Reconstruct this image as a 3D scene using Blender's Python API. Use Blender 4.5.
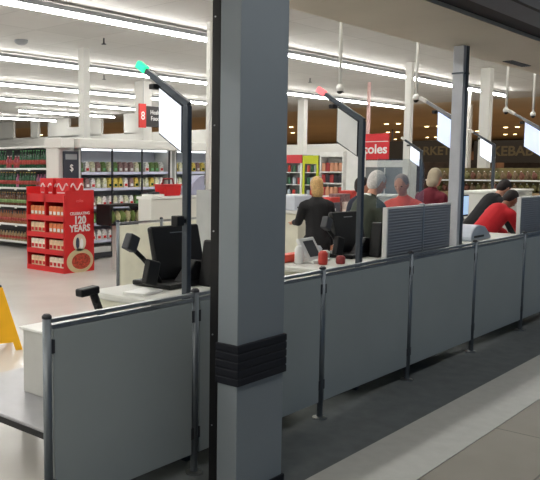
import bpy, bmesh, math, random
from mathutils import Vector, Matrix
random.seed(7)
S = bpy.context.scene
for o in list(bpy.data.objects): bpy.data.objects.remove(o)
C = S.collection.objects
PI = math.pi
R = math.radians

# ------------------------------------------------------------------ camera
F, CX, CY, HY, H = 760.0, 140.0, 240.0, 168.0, 1.6
p = math.atan((CY-HY)/F)
up = Vector((0, math.cos(p), math.sin(p)))            # world up in camera space (right, up, back)
xa = Vector((890-CX, CY-HY, -F)); xa = (xa - up*xa.dot(up)).normalized()
ya = up.cross(xa)
m3 = Matrix((xa, ya, up))                             # rows: world axes in camera space
cam_d = bpy.data.cameras.new('camera'); cam = bpy.data.objects.new('camera', cam_d); C.link(cam)
cam.matrix_world = Matrix.Translation((0, 0, H)) @ m3.to_4x4()
cam_d.sensor_width = 36; cam_d.sensor_fit = 'HORIZONTAL'; cam_d.lens = F/540*36
cam_d.shift_x = (270-CX)/540; cam_d.clip_end = 300
S.camera = cam

# ------------------------------------------------------------------ world, lights, exposure
w = bpy.data.worlds.new('world'); S.world = w; w.use_nodes = True
w.node_tree.nodes['Background'].inputs[0].default_value = (.32, .57, .92, 1)
w.node_tree.nodes['Background'].inputs[1].default_value = .29
S.view_settings.view_transform = 'Standard'; S.view_settings.look = 'None'
S.view_settings.gamma = 1; S.view_settings.use_curve_mapping = False
S.view_settings.exposure = 0.0
STRIP = 34.0
def area(name, loc, rot, sx, sy, power, col):
    l = bpy.data.lights.new(name, 'AREA'); l.shape = 'RECTANGLE'; l.size = sx; l.size_y = sy
    l.energy = power; l.color = col
    o = bpy.data.objects.new(name, l); C.link(o); o.location = loc; o.rotation_euler = rot
    return o
area('mall_ceiling_lamp', (-1.5, 1.3, 2.9), (0, 0, 0), 2.4, .6, 95, (1, .92, .78))  # unseen warm light, added to lift the pillar's left face and entry floor
area('mall_corridor_lamp', (6.5, 1.2, 2.93), (0, 0, 0), 12, .5, 60, (.96, .97, .95))  # unseen long light, added to brighten the floor in front of the barrier
area('hall_lamp', (46, 24, 3.9), (0, 0, 0), 30, 44, 4600, (1, .86, .66))  # broad sheet of light added to brighten the hall beside its downlights

# ------------------------------------------------------------------ materials
def lin(c):
    return tuple((x/12.92 if x <= .04045 else ((x+.055)/1.055)**2.4) for x in [v/255 for v in c])
MATS = {}
def mat(name, rgb, rough=.6, metal=0, var=.06, scale=6, emit=0, alpha=None, spec=.5):
    if name in MATS: return MATS[name]
    m = bpy.data.materials.new(name); m.use_nodes = True; MATS[name] = m
    nt = m.node_tree; b = nt.nodes['Principled BSDF']; c = lin(rgb)
    b.inputs['Roughness'].default_value = rough; b.inputs['Metallic'].default_value = metal
    b.inputs['Specular IOR Level'].default_value = spec
    if emit:
        b.inputs['Base Color'].default_value = (*c, 1)
        b.inputs['Emission Color'].default_value = (*c, 1); b.inputs['Emission Strength'].default_value = emit
    else:
        tc = nt.nodes.new('ShaderNodeTexCoord'); n = nt.nodes.new('ShaderNodeTexNoise')
        n.inputs['Scale'].default_value = scale; n.inputs['Detail'].default_value = 4
        nt.links.new(tc.outputs['Object'], n.inputs['Vector'])
        r = nt.nodes.new('ShaderNodeValToRGB')
        r.color_ramp.elements[0].position = .3; r.color_ramp.elements[1].position = .7
        r.color_ramp.elements[0].color = (*[x*(1-var) for x in c], 1)
        r.color_ramp.elements[1].color = (*[min(1, x*(1+var)) for x in c], 1)
        nt.links.new(n.outputs['Fac'], r.inputs['Fac']); nt.links.new(r.outputs['Color'], b.inputs['Base Color'])
    return m
def glass(name, tint, mix=.82, rough=.05):
    m = bpy.data.materials.new(name); m.use_nodes = True; MATS[name] = m
    nt = m.node_tree; nt.nodes.remove(nt.nodes['Principled BSDF']); out = nt.nodes['Material Output']
    t = nt.nodes.new('ShaderNodeBsdfTransparent'); t.inputs[0].default_value = (*tint, 1)
    g = nt.nodes.new('ShaderNodeBsdfGlossy'); g.inputs['Roughness'].default_value = rough
    x = nt.nodes.new('ShaderNodeMixShader'); x.inputs[0].default_value = 1-mix
    nt.links.new(t.outputs[0], x.inputs[1]); nt.links.new(g.outputs[0], x.inputs[2]); nt.links.new(x.outputs[0], out.inputs[0])
    return m
white = mat('white_paint', (214, 213, 208), .6, var=.02, scale=.5)
cream = mat('cream_laminate', (224, 222, 204), .5)
panelm = mat('grey_laminate_panel', (154, 161, 161), .45, var=.04, scale=2)
chrome = mat('brushed_steel', (165, 168, 172), .32, 1, var=.1, scale=20)
darksteel = mat('dark_steel', (70, 76, 84), .35, .6)
black = mat('black_plastic', (18, 18, 20), .45, spec=.3)
rubber = mat('black_rubber', (24, 26, 34), .6, spec=.3)
charcoal = mat('charcoal_plastic', (44, 46, 52), .5)
red = mat('red_card', (205, 26, 30), .5)
darkred = mat('dark_red_card', (120, 12, 20), .6)
whitem = mat('white_plastic', (225, 225, 222), .4)
grey = mat('grey_plastic', (130, 133, 136), .5)
yellow = mat('yellow_plastic', (240, 178, 14), .5)
navy = mat('navy_panel', (36, 40, 54), .5)
def tiles(name, c1, c2, mortar, w_, h_, rough, off=0, ms=.006, rotz=0, var=.08):
    m = bpy.data.materials.new(name); m.use_nodes = True; MATS[name] = m
    nt = m.node_tree; b = nt.nodes['Principled BSDF']
    tc = nt.nodes.new('ShaderNodeTexCoord'); mp = nt.nodes.new('ShaderNodeMapping')
    mp.inputs['Rotation'].default_value = (0, 0, rotz)
    nt.links.new(tc.outputs['Object'], mp.inputs['Vector'])
    k = nt.nodes.new('ShaderNodeTexBrick'); k.offset = off; k.inputs['Scale'].default_value = 1
    k.inputs['Brick Width'].default_value = w_; k.inputs['Row Height'].default_value = h_
    k.inputs['Mortar Size'].default_value = ms; k.inputs['Mortar Smooth'].default_value = .2
    k.inputs['Color1'].default_value = (*lin(c1), 1); k.inputs['Color2'].default_value = (*lin(c2), 1)
    k.inputs['Mortar'].default_value = (*lin(mortar), 1)
    nt.links.new(mp.outputs[0], k.inputs['Vector'])
    n = nt.nodes.new('ShaderNodeTexNoise'); n.inputs['Scale'].default_value = 3; n.inputs['Detail'].default_value = 6
    nt.links.new(tc.outputs['Object'], n.inputs['Vector'])
    mr = nt.nodes.new('ShaderNodeMapRange'); mr.inputs['To Min'].default_value = 1-var*2; mr.inputs['To Max'].default_value = 1+var*2
    nt.links.new(n.outputs['Fac'], mr.inputs['Value'])
    mx = nt.nodes.new('ShaderNodeVectorMath'); mx.operation = 'MULTIPLY'
    nt.links.new(k.outputs['Color'], mx.inputs[0]); nt.links.new(mr.outputs[0], mx.inputs[1])
    nt.links.new(mx.outputs[0], b.inputs['Base Color'])
    b.inputs['Roughness'].default_value = rough
    return m

# ------------------------------------------------------------------ mesh helpers
class MB:
    def __init__(s): s.bm = bmesh.new()
    def box(s, x0, x1, y0, y1, z0, z1, mtx=None):
        v = [s.bm.verts.new((x, y, z)) for x in (x0, x1) for y in (y0, y1) for z in (z0, z1)]
        for f in ((0,1,3,2),(4,6,7,5),(0,4,5,1),(2,3,7,6),(0,2,6,4),(1,5,7,3)): s.bm.faces.new([v[i] for i in f])
        if mtx:
            for q in v: q.co = mtx @ q.co
        return s
    def tube(s, a, b, r, r2=None, n=12, caps=True):
        a, b = Vector(a), Vector(b); r2 = r if r2 is None else r2
        d = (b-a).normalized(); t = Vector((0,0,1)) if abs(d.z) < .9 else Vector((1,0,0))
        u = d.cross(t).normalized(); v = d.cross(u)
        A = [s.bm.verts.new(a + (u*math.cos(i*2*PI/n)+v*math.sin(i*2*PI/n))*r) for i in range(n)]
        B = [s.bm.verts.new(b + (u*math.cos(i*2*PI/n)+v*math.sin(i*2*PI/n))*r2) for i in range(n)]
        for i in range(n): s.bm.faces.new((A[i], A[(i+1)%n], B[(i+1)%n], B[i]))
        if caps: s.bm.faces.new(A[::-1]); s.bm.faces.new(B)
        return s
    def path(s, pts, r, n=8):
        for a, b in zip(pts, pts[1:]): s.tube(a, b, r, n=n)
        for q in pts[1:-1]: s.ball(q, (r, r, r), 8, 6)
        return s
    def lathe(s, prof, c=(0,0,0), n=14):
        rings = [[s.bm.verts.new((c[0]+r*math.cos(i*2*PI/n), c[1]+r*math.sin(i*2*PI/n), c[2]+z)) for i in range(n)] for r, z in prof]
        for a, b in zip(rings, rings[1:]):
            for i in range(n): s.bm.faces.new((a[i], a[(i+1)%n], b[(i+1)%n], b[i]))
        s.bm.faces.new(rings[0][::-1]); s.bm.faces.new(rings[-1]); return s
    def ball(s, c, r, n=16, k=10, mtx=None):
        m = Matrix.Translation(c) @ (mtx.to_4x4() if mtx else Matrix()) @ Matrix.Diagonal((*r, 1))
        bmesh.ops.create_uvsphere(s.bm, u_segments=n, v_segments=k, radius=1, matrix=m); return s
    def prism(s, pts, axis, a0, a1):
        # pts: 2-D outline; axis 'x' -> (y,z), 'y' -> (x,z), 'z' -> (x,y)
        def P(q, t):
            return {'x': (t, q[0], q[1]), 'y': (q[0], t, q[1]), 'z': (q[0], q[1], t)}[axis]
        A = [s.bm.verts.new(P(q, a0)) for q in pts]; B = [s.bm.verts.new(P(q, a1)) for q in pts]; n = len(pts)
        for i in range(n): s.bm.faces.new((A[i], A[(i+1)%n], B[(i+1)%n], B[i]))
        s.bm.faces.new(A[::-1]); s.bm.faces.new(B); return s
    def cap(s, a, b, r0, r1):
        s.tube(a, b, r0, r1, 14); s.ball(a, (r0,)*3, 14, 8); s.ball(b, (r1,)*3, 14, 8); return s
    def make(s, name, m, parent=None, bevel=0, loc=None, smooth=False, label=None):
        bmesh.ops.recalc_face_normals(s.bm, faces=s.bm.faces)
        if smooth:
            for f in s.bm.faces: f.smooth = True
        me = bpy.data.meshes.new(name); s.bm.to_mesh(me); s.bm.free(); me.materials.append(m)
        o = bpy.data.objects.new(name, me); C.link(o)
        if parent: o.parent = parent
        if loc: o.location = loc
        if bevel:
            b = o.modifiers.new('bevel', 'BEVEL'); b.width = bevel; b.segments = 2; b.limit_method = 'ANGLE'
        if label: o['label'] = label
        return o
def tag(o, label, cat, group=None, kind=None):
    o['label'] = label; o['category'] = cat
    if group: o['group'] = group
    if kind: o['kind'] = kind
    return o
def thing(name, label, cat, loc=(0,0,0), rotz=0, group=None):
    o = bpy.data.objects.new(name, None); C.link(o); o.empty_display_size = .1
    o.location = loc; o.rotation_euler = (0, 0, rotz)
    return tag(o, label, cat, group)
def struct(name, mb, m, bevel=0, label=None):
    o = mb.make(name, m, bevel=bevel); o['kind'] = 'structure'
    if label: o['label'] = label
    return o
KIDS = {}
def copytree(o, loc, rotz=None, label=None, group=None, parent=None):
    c = o.copy(); C.link(c)
    if parent: c.parent = parent
    else:
        c.location = loc
        if rotz is not None: c.rotation_euler = (0, 0, rotz)
        if label: c['label'] = label
        if group: c['group'] = group
    for ch in [q for q in bpy.data.objects if q.parent == o]: copytree(ch, None, parent=c)
    return c
def text(name, s, size, m, parent, loc, rot, depth=.004, label=None, sx=1, align='CENTER', bold=.0):
    cu = bpy.data.curves.new(name, 'FONT'); cu.body = s; cu.size = size; cu.extrude = depth/2; cu.offset = bold
    cu.align_x = align; cu.align_y = 'CENTER'
    t = bpy.data.objects.new('tmp', cu); C.link(t)
    dg = bpy.context.evaluated_depsgraph_get(); me = bpy.data.meshes.new_from_object(t.evaluated_get(dg))
    bpy.data.objects.remove(t); me.name = name; me.materials.clear(); me.materials.append(m)
    o = bpy.data.objects.new(name, me); C.link(o); o.location = loc; o.rotation_euler = rot; o.scale = (sx, 1, 1)
    if parent: o.parent = parent
    if label: o['label'] = label
    return o
RY = (PI/2, 0, 0)           # writing facing -Y, read along +X
RX = (PI/2, 0, -PI/2)       # writing facing -X, read along -Y

# ------------------------------------------------------------------ setting
fl = mat('store_floor', (206, 203, 198), .22, var=.05, scale=1.5)
struct('floor', MB().box(-8, 28, 2.85, 45, -.05, 0), fl)
struct('floor_hall', MB().box(28, 76, -4, 60, -.05, 0), mat('hall_floor', (110, 88, 62), .4))
struct('floor_mat', MB().box(-8, 28, 2.04, 2.85, -.05, 0), mat('entry_carpet', (92, 97, 99), .85, var=.12, scale=9))
struct('trim_1', MB().box(-8, 28, 1.63, 2.04, -.05, .004), mat('threshold_stone', (176, 176, 172), .55, var=.05, scale=12), label='pale threshold strip')
struct('floor_mall', MB().box(-8, 28, -6, 1.63, -.05, 0), tiles('mall_tiles', (126, 120, 110), (136, 129, 118), (84, 80, 74), 1.2, .6, .5))
ceilm = tiles('ceiling_tiles', (192, 190, 186), (184, 182, 178), (166, 164, 160), 1.2, 1.2, .7, ms=.012, var=.03)
struct('ceiling', MB().box(-8, 28, 3.04, 45, 4.0, 4.1), ceilm)
struct('ceiling_hall', MB().box(28, 76, -4, 60, 4.0, 4.1), mat('hall_ceiling', (206, 188, 158), .7, var=.06, scale=.3))
struct('ceiling_soffit', MB().box(-8, 28, 2.26, 3.04, 2.7, 4.1), mat('soffit_board', (214, 205, 188), .6, var=.05, scale=1.5))
struct('ceiling_mall', MB().box(-8, 28, -6, 1.79, 2.95, 3.05), mat('mall_ceiling', (112, 110, 88), .7))
struct('trim_2', MB().box(-8, 28, 2.05, 2.26, 2.73, 4.1), mat('shutter_slot', (20, 20, 24), .7), label='black roller shutter slot')
struct('trim_3', MB().box(-8, 28, 1.82, 2.05, 2.70, 4.1), mat('beam_metal', (78, 84, 96), .5, .2), label='dark blue grey shopfront beam')
struct('trim_4', MB().box(-8, 28, 1.79, 1.82, 2.68, 4.1), mat('shutter_slot2', (26, 26, 30), .7), label='thin black edge of shopfront beam')
struct('wall_left', MB().box(-8.1, -8, 2.3, 45, 0, 4.1), white)
struct('wall_back', MB().box(-8, 28, 45, 45.1, 0, 4.1), white)
struct('wall_front', MB().box(16, 76, 2.12, 2.24, 0, 4.1), white)
brown = mat('hall_wall_brown', (92, 66, 44), .7, var=.15, scale=.4)
struct('wall_hall_back', MB().box(76, 76.1, -4, 60, 0, 4.1), brown)
struct('wall_hall_left', MB().box(28, 76, 60, 60.1, 0, 4.1), brown)
struct('wall_store_end', MB().box(24, 24.15, 13.2, 18.9, 0, 2.45).box(24, 24.15, 18.9, 45, 0, 3.15)
       .box(24, 24.15, 32.9, 34.2, 3.1, 4).box(24, 24.15, 30.8, 31.4, 3.1, 4).box(24, 24.15, 28.4, 30, 3.1, 4)
       .box(24, 24.15, 26.1, 27.3, 3.1, 4).box(24, 24.15, 23.2, 24.6, 3.1, 4).box(24, 24.15, 20.8, 21.6, 3.1, 4)
       .box(24, 24.15, 27.3, 28.4, 3.1, 3.55).box(24, 24.15, 35.4, 36.4, 3.1, 4), white)

# columns
def column(x, y, w_, label, z1=4.0):
    t = thing('column', label, 'column', (x, y, 0))
    MB().box(-w_/2, w_/2, -w_/2, w_/2, 0, z1-.002).make('shaft', white, t, bevel=.01)
    MB().box(-w_/2-.012, w_/2+.012, -w_/2-.012, w_/2+.012, 0.001, .15).make('kick_plate', grey, t)
    return t
column(10.31, 11.71, .17, 'white square column rising behind the salad fridge')
column(9.95, 8.15, .085, 'slim white column just left of the big blue-grey shopfront pillar')
column(16.9, 7.96, .15, 'slim white column left of the tilted blue lane screen, behind the grey-haired shoppers')
column(19.2, 7.09, .23, 'thick white column right of the grey floor-to-soffit post')
column(23.4, 14.93, .25, 'white column in front of the brown hall, above the kiosk fridges')
column(15.4, 15.0, .34, 'wide white column behind the red and black aisle sign')
column(23.0, 9.0, .1, 'very thin cream column right of the thick white one')
column(29.5, 11.45, .12, 'very thin brownish column between the grey post and the thick white column')

# ------------------------------------------------------------------ strip lights
tube_e = mat('lamp_tube', (250, 249, 244), emit=STRIP)
rows = [(4.5, -7.5, 20, ), (8.75, -7.5, 25.3), (13.2, -7.5, 27.6), (17.3, -7.5, 23.6), (21.0, -7.5, 23.6), (24.8, 18.4, 23.6), (28.9, 10, 23.6)]
names = ['row directly over the checkouts, just behind the soffit', 'nearest, running from the top left corner', 'second from the front',
         'third from the front, crossing behind the big column', 'fourth from the front', 'short fifth row starting over the drinks shelf', 'faint farthest row above the openings']
for (Y, x0, x1), nm in zip(rows, names):
    t = thing('strip_light', 'fluorescent strip light, ' + nm, 'ceiling light', ((x0+x1)/2, Y, 3.85), 0, 'ceiling strip lights'); L = (x1-x0)/2
    MB().box(-L, L, -.05, .05, 0.03, .1).make('housing', grey, t)
    MB().box(-L, L, -.045, .045, -.03, .028).make('diffuser', tube_e, t, bevel=.015)
    n = max(1, int(L))
    for i in range(n+1):
        x = -L*.97 + i*2*L*.97/n; MB().tube((x, 0, .1), (x, 0, .149), .008, n=6).make('hanger', grey, t)
    if x0 < 18:   # black busbar track fixed to the ceiling beside each row
        tag(MB().box(x0, x1, Y+.42, Y+.47, 3.955, 3.999).make('cable_track', darksteel), 'cable track behind the strip light ' + nm, 'cable track', 'ceiling cable tracks')
# hall downlights, in pairs
dl = mat('downlight', (255, 226, 160), emit=14)
first = None
for i, (x, y) in enumerate([(42.9, 19.1), (36, 14), (50.5, 19.8), (56.9, 19.6), (58.1, 25.8), (39, 19.6), (48, 24), (47, 16.2), (34, 44), (38, 50), (31, 38), (60, 30), (44, 29.5), (38, 25), (55, 16), (46, 36), (34, 9.5)]):
    for k in (0, 1):
        if first is None:
            first = thing('downlight', 'small warm recessed downlight in the dim brown hall ceiling', 'downlight', (x, y, 4), 0, 'warm downlights in the hall ceiling')
            MB().lathe([(.12, -.03), (.15, 0), (.15, -.001)][:2]).make('trim_ring', whitem, first)
            MB().lathe([(.10, -.05), (.11, -.031)]).make('lamp', dl, first)
        else: copytree(first, (x+.1*k, y-.62*k, 4), 0)

# ------------------------------------------------------------------ shopfront pillar and guide
t = thing('shopfront_pillar', 'large blue-grey square pillar with a black bumper band, nearest to the camera', 'pillar', (3.015, 2.190, 0))
MB().box(-.195, .19, -.06, .058, 0, 2.69).make('shaft', mat('pillar_paint', (130, 138, 144), .55, var=.04, scale=2), t, bevel=.004)
b = MB()
for z in (.572, .612, .652, .692, .732): b.box(-.207, .202, -.074, .065, z, z+.037)
b.box(-.204, .199, -.071, .063, .572, .766).make('bumper', rubber, t, bevel=.006)
MB().box(-.205, .20, -.07, .062, 0.001, .035).make('foot_trim', rubber, t)
t = thing('shutter_guide', 'black vertical roller shutter guide rail beside the blue-grey pillar', 'guide rail', (2.834, 2.280, 0))
MB().box(-.012, .0, -.028, .018, 0, 2.69).box(0, .03, -.028, -.014, 0, 2.69).box(0, .03, .008, .018, 0, 2.69).make('rail', black, t)
for z in (.35, .8, 1.3, 1.8, 2.3): MB().tube((-.0121, 0, z), (-.015, 0, z), .004, n=8).make('screw', chrome, t)

# ------------------------------------------------------------------ barrier
bar = thing('barrier', 'long grey panelled checkout barrier with steel posts running beside the dark carpet', 'barrier', (0, 2.51, 0))
px = [1.99, 2.96, 4.20, 5.44, 6.68, 7.92, 9.16, 10.4, 11.64]
postm = mat('post_steel', (120, 126, 132), .48, .8, var=.05)
def post(x, parent):
    q = MB().tube((x, 0, .012), (x, 0, .965), .0195, n=18).make('post', postm, parent, smooth=True)
    MB().lathe([(.022, .965), (.022, .975), (.012, .984)], (x, 0, 0)).make('post_cap', charcoal, q)
    MB().lathe([(.045, 0), (.045, .008), (.024, .014)], (x, 0, 0), 20).make('floor_flange', chrome, q)
for x in px: post(x, bar)
for a, b_ in zip(px, px[1:]):
    MB().box(a+.03, b_-.03, -.009, .009, .11, .915).make('panel', panelm, bar, bevel=.003)
    MB().box(a+.02, b_-.02, -.011, .011, .917, .935).box(a+.02, b_-.02, -.013, .013, .944, .962).make('top_rail', chrome, bar, bevel=.002)
    for x in (a+.024, b_-.024):
        for z in (.22, .84): MB().box(x-.01, x+.01, -.012, .012, z-.03, z+.03).make('clamp', charcoal, bar)

# second barrier, cream, behind the checkouts
bar2 = thing('barrier', 'low cream panelled barrier with grey posts in front of the salad fridge', 'barrier', (0, 6.5, 0))
p2 = [6.24, 7.0, 7.9, 8.8]
for x in p2: post(x, bar2)
for a, b_ in zip(p2, p2[1:]):
    MB().box(a+.03, b_-.03, -.009, .009, .18, .915).make('panel', cream, bar2, bevel=.003)
    MB().box(a+.02, b_-.02, -.012, .012, .93, .955).make('top_rail', chrome, bar2)

# ------------------------------------------------------------------ checkouts
scr_on = mat('lane_screen_lit', (206, 218, 248), emit=.78)
scr_hot = mat('lane_screen_bright', (236, 242, 252), emit=.95)
scr_off = mat('lane_screen_plain', (240, 240, 238), .5)
def screen_pole(x, y, zt, lampm, facem, label, lamplabel, s=1.0):
    t = thing('lane_light_pole', label, 'lane light', (x, y, 0), 0, 'checkout lane light poles')
    d = .022*s
    MB().box(-d, d, -d*1.1, d*1.1, 0, zt-.06).make('pole', darksteel, t, bevel=.005)
    # raked arm rising into the shop
    a = Vector((0, 0, zt-.05)); b = Vector((0, .37*s, zt+.18*s))
    ang = math.atan2(b.z-a.z, b.y-a.y)
    M = Matrix.Translation(a) @ Matrix.Rotation(ang, 4, 'X')
    L = (b-a).length
    MB().box(-.02*s, .02*s, -.015, L, -.016, .016, M).make('arm', darksteel if facem is not scr_on else grey, t, bevel=.004)
    MB().box(-.022*s, .022*s, L+.002, L+.10*s, -.02, .022, M).make('signal_lamp', lampm, t, bevel=.008, label=lamplabel)
    k = .62
    y0, y1 = .03*s, .24*s
    zl = zt-.03+.0*s; hgt = .34*s
    pts = [(y0, zt-.035-hgt), (y1, zt-.035-hgt+(y1-y0)*k), (y1, zt-.055+(y1-y0)*k), (y0, zt-.055)]
    fr = MB().prism(pts, 'x', -.018*s, .022*s).make('screen_housing', navy, t, bevel=.003)
    q = [(y0+.006, pts[0][1]+.012), (y1-.006, pts[1][1]+.008), (y1-.006, pts[2][1]-.008), (y0+.006, pts[3][1]-.008)]
    MB().prism(q, 'x', -.021*s, -.0182*s).make('screen_face', facem, fr)
    MB().box(-.03, .03, y1+.02, y1+.06, zt+.05*s, zt+.085*s).make('sensor', black, t, bevel=.004)
    return t
green_l = mat('green_lamp', (40, 225, 150), emit=1.6); red_l = mat('red_lamp', (245, 120, 125), emit=1.0); off_l = mat('unlit_lamp', (205, 202, 196), .4)

def pos_terminal(x, y, label):
    t = thing('till_terminal', label, 'till', (x, y, .90), 0, 'black till terminals')
    M = Matrix.Translation((.0, .06, .16)) @ Matrix.Rotation(R(-6), 4, 'Z') @ Matrix.Rotation(R(-14), 4, 'X')
    s_ = MB().box(-.18, .18, -.02, .02, -.14, .16, M).make('monitor', black, t, bevel=.012)
    MB().box(-.16, .16, .0205, .024, -.12, .14, M).make('display', mat('dark_display', (40, 44, 52), .15), s_)
    MB().box(-.05, .05, -.0245, -.0205, .115, .12, M).make('vent_slot', chrome, s_)
    MB().prism([(-.17, 0), (.10, 0), (.08, .12), (-.02, .14), (-.08, .08)], 'y', -.10, -.03).make('stand', black, t, bevel=.01)
    MB().prism([(-.03, .0), (.26, .0), (.19, .235), (.02, .25)], 'y', -.20, -.11).make('printer_cover', black, t, bevel=.012)
    MB().box(-.26, .28, -.12, .16, 0.001, .03).make('base', black, t, bevel=.008)
    m = MB().path([(-.22, -.02, .02), (-.28, -.03, .09), (-.36, -.02, .17), (-.43, -.01, .23)], .013)
    a = m.make('stalk', black, t, smooth=True)
    M = Matrix.Translation((-.45, -.02, .26)) @ Matrix.Rotation(R(25), 4, 'Y')
    MB().box(-.035, .035, -.03, .02, -.045, .04, M).make('card_reader', charcoal, t, bevel=.008)
    M = Matrix.Translation((-.33, -.05, .10)) @ Matrix.Rotation(R(15), 4, 'Y')
    MB().box(-.04, .045, -.02, .02, -.07, .06, M).make('keypad', black, t, bevel=.008)
    t.scale = (1.1, 1.1, 1.1)
    return t
def checkout(x, y, label, left, bag):
    t = thing('checkout_counter', label, 'checkout', (x, y, 0), 0, 'checkout counters')
    bl = mat('checkout_white', (202, 202, 196), .5)
    MB().box(left+.06, .40, -.52, -.09, .10, .86).make('cabinet', cream, t, bevel=.01)
    MB().box(left, .42, -.56, -.05, .86, .90).make('countertop', bl, t, bevel=.012)
    MB().box(left+.12, .38, -.48, -.14, 0.001, .098).make('plinth', black, t)
    if bag:
        MB().box(-1.23, -.93, -.50, .12, .34, .70).make('bagging_cabinet', mat('checkout_side', (190, 190, 186), .5), t, bevel=.006)
        MB().box(-1.245, -.915, -.51, .135, .70, .715).make('cabinet_lid', whitem, t, bevel=.004)
        s_ = MB().box(-1.55, -.86, -.55, .55, .30, .34).make('bagging_shelf', mat('shelf_steel', (160, 160, 164), .35, .3), t, bevel=.006)
        MB().box(-1.556, -1.551, -.55, .55, .295, .325).make('shelf_edge', black, s_)
        for y0 in (-.48, .38): MB().box(-1.0, -.93, y0, y0+.08, 0.001, .298).make('shelf_support', black, t)
    for x0 in ((-.98, -.10) if bag else (left+.1, -.10)): MB().box(x0, x0+.20, -.55, -.44, 0.001, .10).make('foot', black, t, bevel=.01)
    return t
cks = [(3.77, 'white-topped checkout counter nearest the camera, beside the green lane light', -.90, True),
       (6.09, 'white-topped checkout counter second from the camera, by the red lane light', -1.50, False),
       (8.17, 'checkout counter behind the grey ribbed screens', -.95, False),
       (11.03, 'checkout counter farthest right along the barrier', -.9, False)]
for x, l, lf, bg in cks: checkout(x, 3.3, l, lf, bg)
screen_pole(3.063, 2.66, 1.987, green_l, scr_hot, 'dark lane light pole with glowing green lamp and white screen', 'green signal lamp', 0.806)
screen_pole(4.933, 2.66, 1.987, red_l, scr_off, 'dark lane light pole with pink-red lamp and unlit grey-white screen', 'pink red signal lamp', 0.806)
screen_pole(8.23, 3.30, 2.14, off_l, scr_on, 'pale lane light with blue-white screen just left of the grey floor-to-soffit post', 'unlit signal lamp')
screen_pole(11.03, 3.30, 2.14, off_l, scr_on, 'pale lane light with blue-white screen at the right edge', 'unlit signal lamp', 1.05)
screen_pole(12.2, 5.50, 1.92, off_l, scr_hot, 'small distant bright lane screen beside the slim white column', None, .8)
screen_pole(15.4, 5.50, 2.10, off_l, scr_hot, 'small distant bright lane screen beside the thick white column', None, 1.1)
pos_terminal(3.48, 3.03, 'black till with monitor and card reader stalk at the nearest checkout')
pos_terminal(5.56, 3.03, 'black till with monitor and card reader stalk at the second checkout')
pos_terminal(10.9, 3.03, 'black till at the farthest right checkout')
t = thing('barcode_scanner', 'black handheld barcode scanner standing behind the first barrier panel', 'scanner', (2.63, 2.86, .716))
MB().path([(.03, 0, .012), (.0, 0, .12), (-.04, 0, .20), (-.06, 0, .25)], .022).make('handle', black, t, smooth=True)
M = Matrix.Translation((-.085, 0, .262)) @ Matrix.Rotation(R(-4), 4, 'Y')
MB().box(-.075, .05, -.028, .028, -.02, .022, M).make('scanner_head', black, t, bevel=.01)
MB().lathe([(.05, 0), (.045, .012), (.02, .02)]).make('stand', black, t)
t = thing('camera_bracket', 'small black box clamped on the nearest dark lane pole', 'sensor', (3.063, 2.66, 0))
MB().box(-.10, -.044, -.024, .024, 1.295, 1.35).make('housing', black, t, bevel=.006)
MB().box(-.043, -.019, -.01, .01, 1.31, 1.33).make('clamp', black, t)
# things lying on the first and second counters
t = thing('paper_pad', 'white paper pad lying on the nearest checkout counter', 'paper', (3.03, 2.95, .901), .2)
MB().box(-.10, .10, -.07, .07, 0, .012).make('sheets', whitem, t)
t = thing('plastic_bag_bundle', 'crumpled pale blue plastic bag on the nearest checkout counter', 'bag', (4.02, 3.1, .90))
MB().ball((0, 0, .05), (.07, .05, .05)).ball((.04, .01, .04), (.05, .04, .04)).ball((-.04, .0, .035), (.05, .04, .035)).make('bundle', mat('pale_blue_plastic', (160, 176, 208), .3), t, smooth=True)
t = thing('card_terminal', 'white payment terminal with dark tilted screen on the second counter', 'card terminal', (4.96, 3.02, .901), R(4))
M = Matrix.Rotation(R(-30), 4, 'X')
MB().box(-.13, .13, -.05, .05, 0, .02).make('base', whitem, t, bevel=.004)
k = MB().box(-.12, .12, -.01, .02, .02, .2, M).make('body', whitem, t, bevel=.01)
MB().box(-.075, .075, -.013, -.0102, .04, .17, M).make('display', charcoal, k)
for i, (dx, dy, hgt, c) in enumerate([(-.06, -.12, .10, (196, 60, 50)), (-.14, .04, .13, (222, 222, 220)), (.13, .10, .07, (226, 226, 222)), (.30, .1, .10, (200, 204, 210)), (.10, -.19, .06, (150, 60, 60)), (.40, .08, .06, (210, 210, 206))]):
    tag(MB().lathe([(.03, 0), (.034, .01), (.034, hgt*.8), (.02, hgt)], (4.90+dx*.8, 3.02+dy, .901)).make('small_bottle', mat('btl%d' % i, c, .4), smooth=True),
        'small ' + ['red bottle at the left end of', 'tall white bottle at the back of', 'low white tub on', 'pale grey bottle on', 'squat red jar on', 'squat white jar at the right end of'][i] + ' the second checkout counter', 'bottle', 'small items on the second counter')
tag(MB().box(4.72, 4.98, 3.14, 3.22, .901, .96).make('red_tray', mat('orange_red', (214, 74, 52), .5), bevel=.008), 'small orange-red tray on the second checkout counter', 'tray')

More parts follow.
